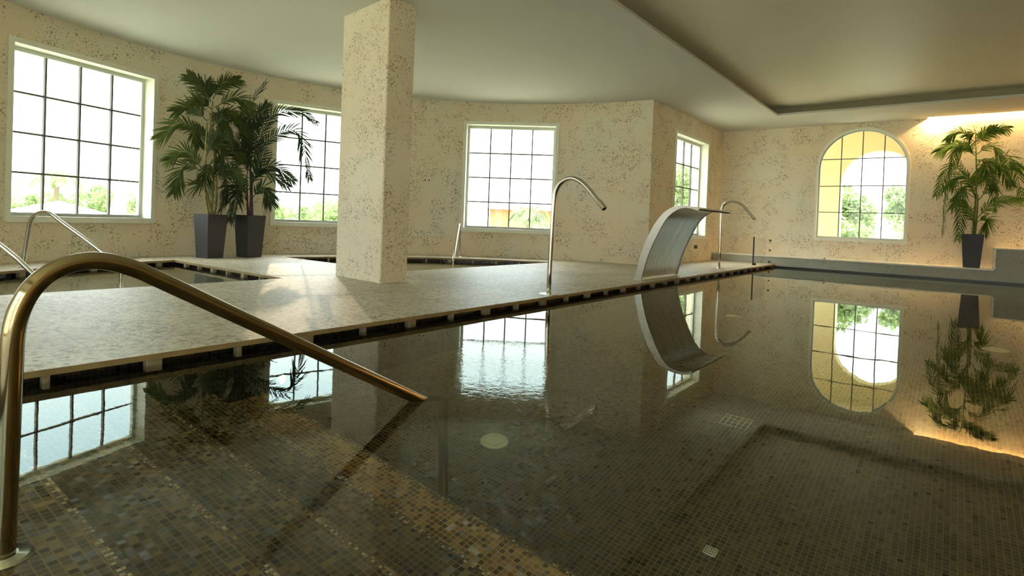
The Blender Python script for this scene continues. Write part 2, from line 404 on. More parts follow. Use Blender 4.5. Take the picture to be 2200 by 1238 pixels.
# rear wall: behind the camera, unseen; two glazed bays added to let fill daylight in
struct('wall_back', boxes((W4, -4.4, YB-0.3, YB, -0.3, ZC+0.3), (-4.4, 5.9, YB-0.3, YB, -0.3, 0.15), (-4.4, 5.9, YB-0.3, YB, 3.15, ZC+0.3),
                          (0.6, 0.9, YB-0.3, YB, 0.15, 3.15), (5.9, XR, YB-0.3, YB, -0.3, ZC+0.3)), M['wall'])
# ceiling with raised coffer over the pool and a light slot against the far wall
CO = (-3.05, 4.9, -3.2, 12.94)
SX = -0.50; SY = YF-0.13
a0, a1 = a4, 2*PI-a4
outline = [cp(a0+(a1-a0)*i/90, RR+0.3) for i in range(91)]
outline = [(W4-0.3, y4+0.2)]+outline[2:-2]+[(W4-0.3, 2*CY-y4-0.2), (W4-0.3, YB-0.25), (XR+0.25, YB-0.25), (XR+0.25, SY), (SX, SY), (SX, YF+0.3), (W4-0.3, YF+0.3)]
struct('ceiling', extrude_poly(outline, [[(CO[0], CO[2]), (CO[1], CO[2]), (CO[1], CO[3]), (CO[0], CO[3])]], ZC, ZC+0.04), M['plaster'])
g = 0.22
struct('ceiling_coffer', boxes((CO[0]-g-0.05, CO[0]-g, CO[2]-g, CO[3]+g, ZC+0.04, ZC+0.20), (CO[1]+g, CO[1]+g+0.05, CO[2]-g, CO[3]+g, ZC+0.04, ZC+0.20),
                               (CO[0]-g, CO[1]+g, CO[3]+g, CO[3]+g+0.05, ZC+0.04, ZC+0.20), (CO[0]-g, CO[1]+g, CO[2]-g-0.05, CO[2]-g, ZC+0.04, ZC+0.20),
                               (CO[0]-g-0.05, CO[1]+g+0.05, CO[2]-g-0.05, CO[3]+g+0.05, ZC+0.20, ZC+0.24)), M['plaster_in'])
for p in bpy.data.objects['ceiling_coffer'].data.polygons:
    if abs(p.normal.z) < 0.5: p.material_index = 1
bpy.data.objects['ceiling_coffer'].data.materials.append(simple('coffer_side_shade', (0.34, 0.31, 0.21), 0.8))  # recess shade painted as a darker colour on the coffer sides
struct('trim_cove', boxes((SX-0.02, XR, SY-0.02, SY, ZC+0.04, ZC+0.26), (SX-0.02, XR, SY-0.02, YF, ZC+0.24, ZC+0.28)), M['plaster'])

# ---------------------------------------------------------------- deck, pool, spa basins
PX = -3.225                             # pool edge of the deck
RS = 5.08                               # outer edge of the spa pools
def arc_region(x_in, ylo, yhi, rad, n=28):
    """part of the disc left of x_in between two y values, counter-clockwise"""
    def ang(y): return PI-math.asin((y-CY)/rad)
    c0 = PI-math.acos((CX-x_in)/rad)    # top intersection with x_in
    ytop = CY+rad*math.sin(c0); ybot = CY-rad*math.sin(c0)
    y1 = min(yhi, ytop); y0 = max(ylo, ybot)
    t0, t1 = ang(y1), ang(y0); pts = [cp(t0+(t1-t0)*i/n, rad) for i in range(n+1)]
    if y0 > ybot+1e-6: pts.append((x_in, y0))
    if y1 < ytop-1e-6: pts.append((x_in, y1))
    return pts
XI = -6.06
spa1 = arc_region(XI, -9, 3.53, RS); spa2 = arc_region(XI, 5.27, 19, RS)
spa1o = arc_region(XI+0.10, -9, 3.63, RS+0.10); spa2o = arc_region(XI+0.10, 5.17, 19, RS+0.10)
ring = [cp(a0+(a1-a0)*i/90, RR+0.02) for i in range(91)]
YN = -0.9                                # near end of the pool
deck_out = ring+[(W4-0.02, YB), (PX, YB), (PX, YF), (W4-0.02, YF)]
dk = extrude_poly(deck_out, [spa1, spa2], 0.04, HD)
struct('floor', dk, M['deck'])
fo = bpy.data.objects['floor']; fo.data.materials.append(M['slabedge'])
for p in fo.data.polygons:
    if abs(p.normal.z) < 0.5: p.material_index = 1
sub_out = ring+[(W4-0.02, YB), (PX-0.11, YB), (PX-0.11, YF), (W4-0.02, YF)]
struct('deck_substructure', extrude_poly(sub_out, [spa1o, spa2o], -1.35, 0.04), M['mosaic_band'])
struct('floor_near', boxes((PX, XR, YB, YN, -1.35, HD)), M['deck'])
ys = [(YN, 0.54, -0.2), (0.54, 0.87, -0.4), (0.87, 1.20, -0.6), (1.20, 1.53, -0.8), (1.53, 1.86, -1.0)]
struct('pool_floor', boxes((PX-0.11, XR, YN, YF, -1.35, -1.2)), M['mosaic'])
st = empty('pool_steps', (-0.5, 0.54, -1.2)); tag(st, 'broad mosaic steps descending into the main pool below the near handrail', 'steps')
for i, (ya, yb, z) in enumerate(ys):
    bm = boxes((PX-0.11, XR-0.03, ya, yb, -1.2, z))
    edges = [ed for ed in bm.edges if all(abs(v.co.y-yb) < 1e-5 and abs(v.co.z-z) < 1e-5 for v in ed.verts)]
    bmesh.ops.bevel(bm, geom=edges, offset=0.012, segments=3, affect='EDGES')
    o = obj('step', bm, M['tread_sun_gold' if i == 4 else 'steps'], st); o.matrix_parent_inverse = Matrix.Translation((0.5, -0.54, 1.2))
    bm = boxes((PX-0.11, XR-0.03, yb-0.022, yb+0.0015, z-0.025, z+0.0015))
    o = obj('nosing_glint', bm, M['nosing_glint'], st); o.matrix_parent_inverse = Matrix.Translation((0.5, -0.54, 1.2))
YW = 14.02                               # face of the bench at the far end
be = boxes((W4+0.02, XR, YW, YF, -1.2, 0.235)); struct('bench_far', be, M['bench'])
struct('trim_bench_cap', boxes((W4+0.02, 0.63, YW-0.012, YF, 0.235, 0.262)), M['cap'])
struct('raised_block', boxes((0.65, XR, YW-0.004, YF, 0.235, 0.645)), M['bench'])
struct('trim_block_cap', boxes((0.625, XR, YW-0.012, YF, 0.645, 0.668), (0.625, 0.65, YW-0.012, YF, 0.262, 0.645)), M['cap'])
struct('trim_waterline', boxes((PX, XR, YW-0.016, YW, -0.035, 0.036)), M['black'])
# spa floors
def prism(poly, z0, z1, mat, name): return struct(name, extrude_poly(poly, [], z0, z1), mat)
prism(spa1o, -0.75, -0.62, M['spafloor'], 'spa_floor'); prism(spa2o, -0.75, -0.62, M['spafloor'], 'spa_floor')
# water sheets
def water_sheet(name, pts, mat, label):
    bm = bmesh.new(); bm.faces.new([bm.verts.new((x, y, 0)) for x, y in pts])
    bmesh.ops.triangulate(bm, faces=bm.faces)
    o = obj(name, bm, mat); tag(o, label, 'water', kind='stuff')
    for p in o.data.polygons:
        if p.normal.z < 0: p.flip()
    return o
water_sheet('pool_water', [(PX-0.11, YN), (XR, YN), (XR, YW), (PX-0.11, YW)], M['water'], 'still dark water of the large main pool mirroring the windows')
water_sheet('spa_water', spa1o, M['spawater'], 'water of the small pool beside the left window')
water_sheet('spa_water', spa2o, M['spawater'], 'water of the small curved pool behind the stone column')

# coping support blocks under the deck slab
k = 0
proto = {}
def block(name, x, y, rz, w, label, group):
    key = w
    if key not in proto:
        bm = bmesh.new(); box(bm, -w/2, w/2, -0.026, 0.026, -0.12, 0.0395)
        bmesh.ops.bevel(bm, geom=bm.edges[:], offset=0.003, segments=1, affect='EDGES')
        o = obj(name, bm, M['blockstone']); proto[key] = o
    else:
        o = proto[key].copy(); C.objects.link(o)
    o.location = (x, y, 0); o.rotation_euler = (0, 0, rz); tag(o, label, 'block', group)
y = 0.30; i = 0
while y < 13.6:
    wide = (i % 2 == 0)
    block('coping_block', PX-0.068, y, PI/2, 0.075 if wide else 0.028,
          'wide tan stone block propping the deck edge along the main pool' if wide else 'narrow pale block propping the deck edge along the main pool',
          'wide blocks under the main pool deck edge' if wide else 'narrow blocks under the main pool deck edge')
    y += 0.448; i += 1
for (poly, nm) in ((spa1, 'small pool by the left window'), (spa2, 'small pool behind the column')):
    n = 29
    L = [(Vector((*p, 0))) for p in poly[:n]]
    d = 0.2; i = 0; acc = 0
    for a, b in zip(L, L[1:]):
        seg = (b-a).length
        while acc+seg > d:
            p = a+(b-a)*((d-acc)/seg); rad = (p-Vector((CX, CY, 0))).normalized(); wide = i % 2 == 0
            q = p+rad*0.055
            block('coping_block', q.x, q.y, math.atan2(rad.y, rad.x)+PI/2, 0.076 if wide else 0.029,
                  ('wide' if wide else 'narrow')+' block under the curved rim of the '+nm, ('wide' if wide else 'narrow')+' blocks under the curved rim of the '+nm)
            d += 0.45; i += 1
        acc += seg
yb = 3.53+0.055
for i in range(7):
    x = -8.75+i*0.42; wide = i % 2 == 0
    block('coping_block', x, yb, 0, 0.077 if wide else 0.030, ('wide' if wide else 'narrow')+' block under the straight right-hand rim of the small left pool',
          ('wide' if wide else 'narrow')+' blocks under the straight rim of the small left pool')
# column
bm = bmesh.new(); ca, sa = math.cos(R(-6)), math.sin(R(-6))
F = Vector((-5.08, 4.13, 0)); dl = Vector((-ca, -sa, 0)); dr = Vector((-sa, ca, 0))
vs = [F, F+dl*1.0, F+dl*1.0+dr*0.37, F+dr*0.37]
extrude_poly([(v.x, v.y) for v in vs], [], HD-0.01, ZC+0.03, bm)
bmesh.ops.bevel(bm, geom=[ed for ed in bm.edges if abs(ed.verts[0].co.z-ed.verts[1].co.z) > 1], offset=0.012, segments=1, affect='EDGES')
struct('column', bm, M['column'])

# ---------------------------------------------------------------- windows
def bar(bm, x0, x1, y0, y1, z0, z1): box(bm, x0, x1, y0, y1, z0, z1)
def rect_window(idx, loc, rz, w, z0, z1, cols=4, rows=4, depth=0.30, sag=0.0):
    """local x along the wall, y pointing outdoors, z up"""
    wn_ = empty('window_%d' % idx, loc, rz); wn_['kind'] = 'structure'
    hw = w/2; f = 0.055
    bm = bmesh.new()
    # plaster surround: face band proud of the stone and the lining of the reveal
    bar(bm, -hw-f, -hw+0.012, -0.02, depth, z0-0.0, z1+f); bar(bm, hw-0.012, hw+f, -0.02, depth, z0, z1+f)
    bar(bm, -hw+0.012, hw-0.012, -0.02, depth, z1-0.012, z1+f); bar(bm, -hw-f, hw+f, -0.035, depth, z0-0.075, z0)
    obj('surround', bm, M['trim'], wn_)
    s = 0.045; d0, d1 = depth-0.11, depth-0.05; bm = bmesh.new(); i0 = hw-0.012
    bar(bm, -i0, -i0+s, d0, d1, z0, z1-0.012); bar(bm, i0-s, i0, d0, d1, z0, z1-0.012)
    bar(bm, -i0+s, i0-s, d0, d1, z1-0.012-s-0.01, z1-0.012); bar(bm, -i0+s, i0-s, d0, d1, z0, z0+s)
    obj('sash', bm, M['sash'], wn_)
    bm = bmesh.new(); xa, xb, za, zb = -i0+s, i0-s, z0+s, z1-0.022-s
    for i in range(1, cols):
        x = xa+(xb-xa)*i/cols; bar(bm, x-0.012, x+0.012, d0+0.015, d1-0.005, za, zb)
    for i in range(1, rows):
        z = za+(zb-za)*i/rows; bar(bm, xa, xb, d0+0.017, d1-0.007, z-0.012, z+0.012)
    obj('muntin_grid', bm, M['muntin'], wn_)
    bm = bmesh.new(); bar(bm, xa, xb, d1-0.030, d1-0.024, za, zb); obj('pane', bm, M['glass'], wn_)
    return wn_
ch = RR*math.cos(HW); hwid = RR*math.sin(HW)
for i, a in enumerate(WIN):
    x, y = cp(a, ch)
    rect_window(i+1, (x, y, 0), a-PI/2, 2*hwid-0.0, ZS, ZH)
rect_window(5, (W4, (WY0+WY1)/2, 0), PI/2, WY1-WY0, ZS, ZH, depth=0.28)
rect_window(7, (-1.9, YB, 0), PI, 5.0, 0.15, 3.15, cols=6); rect_window(8, (3.4, YB, 0), PI, 5.0, 0.15, 3.15, cols=6)  # added rear glazing out of view, brings daylight into the room
# arched window
aw = empty('window_6', (AX, YF, 0)); aw['kind'] = 'structure'
def arch_band(bm, r_out, r_in, bot_out, bot_in, y0, y1, az, n=40, openbot=False):
    po = [(-r_out, bot_out)]+[(r_out*math.cos(PI-PI*i/n), az+r_out*math.sin(PI-PI*i/n)) for i in range(n+1)]+[(r_out, bot_out)]
    pi_ = [(-r_in, bot_in)]+[(r_in*math.cos(PI-PI*i/n), az+r_in*math.sin(PI-PI*i/n)) for i in range(n+1)]+[(r_in, bot_in)]
    N = len(po); cyc = range(N-1) if openbot else range(N)
    for i in cyc:
        j = (i+1) % N
        a, b, c, d = po[i], po[j], pi_[j], pi_[i]
        quad(bm, (a[0], y0, a[1]), (b[0], y0, b[1]), (c[0], y0, c[1]), (d[0], y0, d[1]))
        quad(bm, (a[0], y1, a[1]), (b[0], y1, b[1]), (c[0], y1, c[1]), (d[0], y1, d[1]))
        quad(bm, (a[0], y0, a[1]), (b[0], y0, b[1]), (b[0], y1, b[1]), (a[0], y1, a[1]))
        quad(bm, (d[0], y0, d[1]), (c[0], y0, c[1]), (c[0], y1, c[1]), (d[0], y1, d[1]))
    bmesh.ops.remove_doubles(bm, verts=bm.verts, dist=1e-5); return bm
obj('surround', arch_band(bmesh.new(), AR+0.03, AR-0.012, AB-0.05, AB+0.012, -0.02, 0.2, AZ), M['trim'], aw)
obj('sash', arch_band(bmesh.new(), AR-0.012, AR-0.045, AB+0.012, AB+0.05, 0.07, 0.12, AZ), M['sash'], aw)
bm = bmesh.new(); ri = AR-0.045
for i in range(1, 4):
    x = -ri+2*ri*i/4; ht = AZ+math.sqrt(ri*ri-x*x); bar(bm, x-0.009, x+0.009, 0.08, 0.11, AB+0.05, ht)
for z in (1.31, 1.905, 2.515):
    hx = ri if z < AZ else math.sqrt(ri*ri-(z-AZ)**2); bar(bm, -hx, hx, 0.082, 0.108, z-0.009, z+0.009)
obj('muntin_grid', bm, M['muntin'], aw)
bm = bmesh.new(); n = 40
pts = [(-ri, AB+0.05)]+[(ri*math.cos(PI-PI*i/n), AZ+ri*math.sin(PI-PI*i/n)) for i in range(n+1)]+[(ri, AB+0.05)]
fa = [bm.verts.new((p[0], 0.096, p[1])) for p in pts]; fb = [bm.verts.new((p[0], 0.101, p[1])) for p in pts]
bm.faces.new(fa); bm.faces.new(fb[::-1])
for i in range(len(pts)): j = (i+1) % len(pts); bm.faces.new((fa[i], fa[j], fb[j], fb[i]))
obj('pane', bm, M['glass'], aw)

# ---------------------------------------------------------------- cove lamp
def emit(name, col, s):
    t = NT(name); t.b.inputs['Base Color'].default_value = (*col, 1); t.b.inputs['Emission Color'].default_value = (*col, 1); t.b.inputs['Emission Strength'].default_value = s
    return t.m
M['cove'] = emit('cove_tube', (1.0, 0.60, 0.24), 150)
cl = empty('cove_light', (2.8, YF-0.075, ZC+0.12)); tag(cl, 'warm strip lamp hidden in the ceiling slot above the right-hand palm', 'lamp')
bm = bmesh.new(); tube(bm, [(-3.1, 0.01, 0), (3.3, 0.01, 0)], 0.016, 10); obj('tube', bm, M['cove'], cl)
obj('holder', boxes((-3.15, 3.35, -0.02, 0.04, 0.025, 0.05)), M['white'], cl)
sp = empty('cove_spotlight', (-0.36, YF-0.07, ZC+0.12)); tag(sp, 'small bright spot lamp at the left end of the ceiling light slot', 'lamp')
bm = bmesh.new(); lathe(bm, [(0.03, 0.06), (0.034, 0.0), (0.028, -0.02)], 20); obj('housing', bm, M['white'], sp)
bm = bmesh.new(); lathe(bm, [(0.027, -0.024), (0.027, -0.021)], 20); obj('bulb', bm, emit('spot_bulb', (1.0, 0.66, 0.3), 3500), sp)

# ---------------------------------------------------------------- rails
def flange(bm, p, r=0.07, th=0.012):
    lathe(bm, [(r, 0.0), (r, th*0.5), (r*0.85, th), (0.03, th*1.6)], 28, Matrix.Translation(p)); return bm
# near rail, lies in the plane x = -1.88
nr = empty('handrail', (-1.88, 0.355, -0.2)); tag(nr, 'large bronze-toned steel handrail in the foreground curving down into the main pool', 'handrail')
path = [(-1.88, 0.352, -0.2), (-1.88, 0.355, 0.15), (-1.88, 0.358, 0.38), (-1.88, 0.362, 0.50), (-1.88, 0.382, 0.575), (-1.88, 0.415, 0.625), (-1.88, 0.46, 0.655), (-1.88, 0.515, 0.668), (-1.88, 0.57, 0.662), (-1.88, 0.635, 0.638), (-1.88, 0.704, 0.600), (-1.88, 1.0, 0.432), (-1.88, 1.4, 0.208), (-1.88, 1.70, 0.040)]
P = catmull(path, 6)
low = fillet([(-1.88, 1.70, 0.040), (-1.88, 1.93, -0.09), (-1.88, 1.955, -1.2)], [0.07])
bm = bmesh.new(); tube(bm, P[:-1]+low, 0.0245, 24)
o = obj('tube', bm, M['chrome_dark'], nr, True); o.matrix_parent_inverse = Matrix.Translation((1.88, -0.355, 0.2))
for (q) in ((-1.88, 0.352, -0.2), (-1.88, 1.955, -1.2)):
    bm = bmesh.new(); flange(bm, q, 0.062, 0.014); o = obj('flange', bm, M['escut'], nr); o.matrix_parent_inverse = Matrix.Translation((1.88, -0.355, 0.2))
# spa rails, one design
def spa_rail(label, loc, d, group=None):
    r = empty('handrail', (loc[0], loc[1], HD), math.atan2(d[1], d[0])); tag(r, label, 'handrail', group)
    pts = catmull([(0, 0, 0), (0.02, 0, 0.20), (0.052, 0, 0.41), (0.085, 0, 0.555), (0.165, 0, 0.637), (0.268, 0, 0.66), (0.36, 0, 0.63), (0.50, 0, 0.54), (0.80, 0, 0.36), (1.03, 0, 0.21)], 6)
    pts = pts[:-1]+fillet([(1.03, 0, 0.21), (1.25, 0, 0.035), (1.27, 0, -0.68)], [0.06])
    bm = bmesh.new(); tube(bm, pts, 0.0215, 16); obj('tube', bm, M['chrome'], r, True)
    for q in ((0, 0, 0), (1.27, 0, -0.69)):
        bm = bmesh.new(); flange(bm, q, 0.05, 0.01); obj('flange', bm, M['escut'], r)
    return r
spa_rail('steel handrail in front of the left window on the curved rim of the small pool', (-8.5, 1.70), (.854, .52))
spa_rail('steel handrail cut by the left photo edge, lower end dipping into the small pool', (-8.5+.52, 1.70-.854), (.854, .52))
spa_rail('small steel handrail right of the column at the left foot of the middle window', (-7.86, 8.39), (.62, -.785))

# gooseneck showers
def shower(label, loc, pts, r0=0.024, r1=0.03):
    s = empty('gooseneck_shower', (loc[0], loc[1], HD)); tag(s, label, 'shower spout')
    P = catmull([(p[0]-loc[0], 0, p[1]-HD) for p in pts], 6)
    P.insert(0, Vector((0, 0, 0)))
    bm = bmesh.new(); tube(bm, P, r0, 20); obj('pipe', bm, M['chrome'], s, True)
    d = (P[-1]-P[-2]).normalized(); a = P[-1]-d*0.085; b = P[-1]+d*0.02
    bm = bmesh.new(); tube(bm, [a, a+d*0.004, b-d*0.006, b], [r0+0.001, r1+0.002, r1+0.002, r1-0.004], 20); obj('nozzle', bm, M['chrome'], s)
    bm = bmesh.new(); tube(bm, [b-d*0.001, b+d*0.003], [r1-0.006, r1-0.008], 20); obj('outlet', bm, M['black'], s)
    bm = bmesh.new(); lathe(bm, [(0.10, 0), (0.10, 0.008), (0.05, 0.012), (0.03, 0.02)], 32); obj('base_plate', bm, M['escut'], s)
    return s
shower('tall gooseneck water spout in front of the middle window, nearer of two', (-3.335, 4.95), [(-3.335, 0.3), (-3.326, 0.7), (-3.315, 1.03), (-3.298, 1.15), (-3.247, 1.235), (-3.165, 1.282), (-3.085, 1.288), (-2.995, 1.252), (-2.91, 1.185), (-2.82, 1.09), (-2.725, 0.995)], 0.0245, 0.029)
shower('farther gooseneck water spout standing behind the curved waterfall blade', (-3.495, 10.95), [(-3.495, 0.4), (-3.498, 1.1), (-3.485, 1.23), (-3.45, 1.30), (-3.37, 1.345), (-3.27, 1.352), (-3.17, 1.32), (-3.08, 1.25), (-2.90, 1.05)], 0.0245, 0.026)

# waterfall blade
def waterfall():
    r = empty('waterfall_blade', (-3.5, 7.33, HD)); tag(r, 'broad curved stainless steel waterfall blade leaning over the main pool', 'water feature')
    outer = catmull([(-3.508, 0.07), (-3.434, 0.39), (-3.354, 0.626), (-3.244, 0.849), (-3.111, 1.02), (-2.964, 1.11), (-2.80, 1.125), (-2.63, 1.088)] and [Vector((x, z, 0)) for x, z in [(-3.508, 0.07), (-3.434, 0.39), (-3.354, 0.626), (-3.244, 0.849), (-3.111, 1.02), (-2.964, 1.108), (-2.80, 1.122), (-2.63, 1.084)]], 5)
    inner = catmull([Vector((x, z, 0)) for x, z in [(-3.405, 0.07), (-3.345, 0.32), (-3.285, 0.504), (-3.195, 0.705), (-3.080, 0.925), (-2.942, 1.052), (-2.80, 1.092), (-2.635, 1.055)]], 5)
    Y0, Y1 = 0.0, 1.32
    ox, oz = -3.5, HD
    def sidep(bm, ya, yb):
        n = len(outer); A = [[bm.verts.new((p.x-ox, y, p.y-oz)) for p in outer] for y in (ya, yb)]; B = [[bm.verts.new((p.x-ox, y, p.y-oz)) for p in inner] for y in (ya, yb)]
        for i in range(n-1):
            bm.faces.new((A[0][i], A[0][i+1], B[0][i+1], B[0][i])); bm.faces.new((A[1][i], A[1][i+1], B[1][i+1], B[1][i]))
            bm.faces.new((A[0][i], A[0][i+1], A[1][i+1], A[1][i])); bm.faces.new((B[0][i], B[0][i+1], B[1][i+1], B[1][i]))
        bm.faces.new((A[0][0], B[0][0], B[1][0], A[1][0])); bm.faces.new((A[0][-1], B[0][-1], B[1][-1], A[1][-1]))
    for ya in (Y0, Y1-0.012):
        bm = bmesh.new(); sidep(bm, ya, ya+0.012); obj('side_plate', bm, M['sheet'], r)
    def skin(pts, th, sgn):
        bm = bmesh.new(); n = len(pts); rows = []
        for i, p in enumerate(pts):
            t = (pts[min(i+1, n-1)]-pts[max(i-1, 0)]).normalized(); nn = Vector((-t.y, t.x, 0))*sgn*th
            q = p+nn
            rows.append([bm.verts.new((a.x-ox, y, a.y-oz)) for a, y in ((p, Y0+0.012), (p, Y1-0.012), (q, Y1-0.012), (q, Y0+0.012))])
        for a, b in zip(rows, rows[1:]):
            for k in range(4): bm.faces.new((a[k], a[(k+1) % 4], b[(k+1) % 4], b[k]))
        bm.faces.new(rows[0]); bm.faces.new(rows[-1]); return bm
    inn = [p+Vector((-0.006, 0.003, 0)) for p in inner]
    obj('front_sheet', skin(inn, 0.004, 1), M['sheet'], r, False)
    obj('back_sheet', skin([p+Vector((0.004, -0.004, 0)) for p in outer], 0.004, -1), M['sheet'], r, False)
    for ys_ in (Y0+0.013, Y1-0.021):
        bm = bmesh.new(); rows = []
        for p, q in zip(inner, inner[1:]+[inner[-1]]): rows.append([bm.verts.new((p.x-ox-0.001+dx, yy, p.y-oz+0.001)) for dx, yy in ((0, ys_), (0.0035, ys_), (0.0035, ys_+0.008), (0, ys_+0.008))])
        for a, b in zip(rows, rows[1:]):
            for k in range(4): bm.faces.new((a[k], a[(k+1) % 4], b[(k+1) % 4], b[k]))
        bm.faces.new(rows[0]); bm.faces.new(rows[-1]); obj('seam', bm, M['black'], r)
    obj('base_plate', boxes((-0.03, 0.13, -0.03, 1.35, 0, 0.008)), M['sheet'], r)
    for o in r.children:
        for p in o.data.polygons: p.use_smooth = o.name.startswith(('front', 'back'))
        if o.name.startswith(('front', 'back')):
            md = o.modifiers.new('edge', 'EDGE_SPLIT'); md.split_angle = R(40)
waterfall()

# low clear barrier at the far pool corner, held by buttons
gp = empty('glass_panel', (PX-0.2, 13.0, HD)); tag(gp, 'low clear glass panel with dark edge post on the deck at the far pool corner', 'glass panel')
obj('pane', boxes((0.0, 0.008, 0.0, 1.02, 0.03, 0.60)), M['clear'], gp)
obj('edge_post', boxes((-0.008, 0.016, -0.02, 0.004, 0.0, 0.62)), M['black'], gp)
obj('clamp', boxes((-0.015, 0.05, 0.0, 0.05, 0.0, 0.05)), M['black'], gp)
for j, (xb_, z) in enumerate(((-3.463, 0.602), (-3.463, 0.366), (-3.335, 0.12))):
    bm = bmesh.new(); lathe(bm, [(0.022, 0), (0.022, 0.012), (0.015, 0.02)], 16, Matrix.Translation((xb_, YW-0.016 if z < 0.23 else YF-0.001, z)) @ Matrix.Rotation(PI/2, 4, 'X'))
    o = obj('wall_button', bm, M['black']); tag(o, ['highest dark round button on the far wall beside the glass panel', 'middle dark round button on the far wall just above the bench', 'dark round button on the bench face beside the glass panel'][j], 'fixing')
bm = bmesh.new(); lathe(bm, [(0.02, 0), (0.02, 0.012), (0.012, 0.02)], 16, Matrix.Translation((-2.21, YW+0.03, 0.262))); tag(obj('bench_stud', bm, M['black']), 'small dark stud standing on the bench cap left of the arched window', 'fixing')
# switches on the warm-lit wall
ws = empty('wall_socket', (W4, 12.9, 0.40)); tag(ws, 'pair of small black sockets on the tan wall below the narrow window', 'wall socket')
for dy in (-0.06, 0.05):
    o = obj('socket', boxes((0, 0.012, dy-0.03, dy+0.03, -0.04, 0.04)), M['black'], ws)
# wall bracket left of window three
ang = R(141.0); x, y = cp(ang, RR)
wb = empty('wall_bracket', (x, y, 1.646), ang-PI/2); tag(wb, 'tiny white bracket with two dark studs on the round wall right of the column', 'bracket')
obj('bar', boxes((-0.06, 0.06, -0.03, 0.0, 0.0, 0.022)), M['white'], wb)
for s in (-0.045, 0.04): obj('stud', boxes((s-0.012, s+0.012, -0.015, 0.0, -0.045, -0.02)), M['black'], wb)

# pool floor fittings
def inlet(loc, r, label):
    t = empty('floor_inlet', loc); tag(t, label, 'pool inlet')
    bm = bmesh.new(); lathe(bm, [(r, 0), (r, 0.012), (r*0.72, 0.018), (r*0.70, 0.012)], 40); obj('ring', bm, M['white_plastic'], t)
    bm = bmesh.new(); lathe(bm, [(r*0.64, 0.008), (r*0.62, 0.02), (0.006, 0.022)], 40); obj('lid', bm, M['white_plastic'], t)
    bm = bmesh.new(); lathe(bm, [(r*0.70, 0.005), (r*0.64, 0.010)], 40); obj('gap', bm, M['black'], t)
inlet((-2.05, 2.54, -1.2), 0.082, 'round pale green floor inlet beside the sunken foot of the near handrail')
inlet((-2.0, 6.85, -1.2), 0.085, 'faint round floor inlet under the water beyond the waterfall reflection')
inlet((0.353, 6.89, -1.2), 0.10, 'faint round floor inlet under the water near the right photo edge')
def grate(x, y, s, label):
    t = empty('floor_grate', (x, y, -1.2)); tag(t, label, 'drain grate')
    bm = bmesh.new()
    for i in range(6): box(bm, -s/2+i*s/5-0.003, -s/2+i*s/5+0.003, -s/2, s/2, 0, 0.01)
    obj('bars', bm, M['escut'], t)
    bm = bmesh.new()
    for i in range(4): box(bm, -s/2, s/2, -s/2+i*s/3-0.003, -s/2+i*s/3+0.003, 0.002, 0.009)
    obj('cross_bars', bm, M['escut'], t)
grate(-1.03, 3.69, 0.16, 'small square drain grate on the pool floor, farther of two')
grate(-0.77, 2.46, 0.05, 'tiny drain grate on the pool floor near the bottom of the photo')

# ---------------------------------------------------------------- potted palms
P1 = [((-0.05, 2.55), (-0.16, 2.71), (-0.36, 2.88)), ((-0.02, 2.58), (0.1, 2.84), (0.34, 2.98)), ((-0.04, 2.42), (-0.18, 2.53), (-0.32, 2.44)), ((0.01, 2.45), (0.3, 2.62), (0.56, 2.4)), ((-0.09, 2.22), (-0.3, 2.4), (-0.53, 2.31)), ((-0.11, 1.96), (-0.42, 2.12), (-0.71, 1.85)), ((-0.02, 2.14), (0.17, 2.37), (0.33, 2.27)), ((-0.12, 1.45), (-0.36, 1.69), (-0.59, 1.54)), ((-0.12, 1.42), (-0.38, 1.49), (-0.52, 1.07)), ((-0.06, 1.87), (0.16, 1.83), (0.09, 1.46)), ((0.01, 1.46), (0.21, 1.8), (0.43, 1.69)), ((0.01, 1.4), (0.17, 1.38), (0.18, 1.02)), ((-0.08, 1.69), (0.07, 2.0), (0.23, 1.95)), ((0.01, 1.34), (0.25, 1.47), (0.43, 1.28)), ((-0.05, 2.52), (-0.13, 2.8), (-0.05, 2.78)), ((0.0, 2.35), (0.28, 2.35), (0.48, 2.04)), ((-0.04, 1.33), (-0.19, 1.21), (-0.17, 1.33)), ((-0.03, 1.93), (-0.27, 2.11), (-0.19, 1.85)), ((-0.12, 2.39), (-0.25, 2.52), (-0.3, 2.37)), ((0.0, 1.63), (-0.09, 1.33), (-0.01, 1.07))]
P2 = [((-0.02, 1.51), (0.24, 2.38), (0.68, 2.55), (0.98, 2.4)), ((-0.01, 1.58), (0.25, 2.04), (0.69, 2.21), (0.9, 1.43)), ((-0.01, 1.29), (0.27, 1.6), (0.66, 1.37)), ((-0.05, 1.57), (-0.05, 2.48), (0.17, 2.93)), ((-0.08, 1.7), (-0.15, 2.22), (-0.32, 2.32)), ((-0.01, 1.83), (0.02, 2.23), (0.21, 2.65)), ((-0.07, 1.51), (-0.28, 1.86), (-0.34, 2.1)), ((0.01, 1.04), (0.19, 1.24), (0.31, 0.97)), ((-0.06, 1.01), (-0.29, 1.25), (-0.42, 0.82)), ((-0.1, 1.26), (-0.3, 1.49), (-0.4, 1.3)), ((-0.05, 1.51), (-0.2, 2.0), (0.02, 2.23)), ((-0.01, 1.39), (0.15, 1.78), (0.14, 2.09)), ((-0.01, 1.2), (0.15, 1.53), (0.57, 1.27)), ((-0.07, 1.38), (-0.03, 1.95), (-0.19, 2.62)), ((-0.05, 1.1), (-0.18, 1.25), (-0.3, 0.69))]
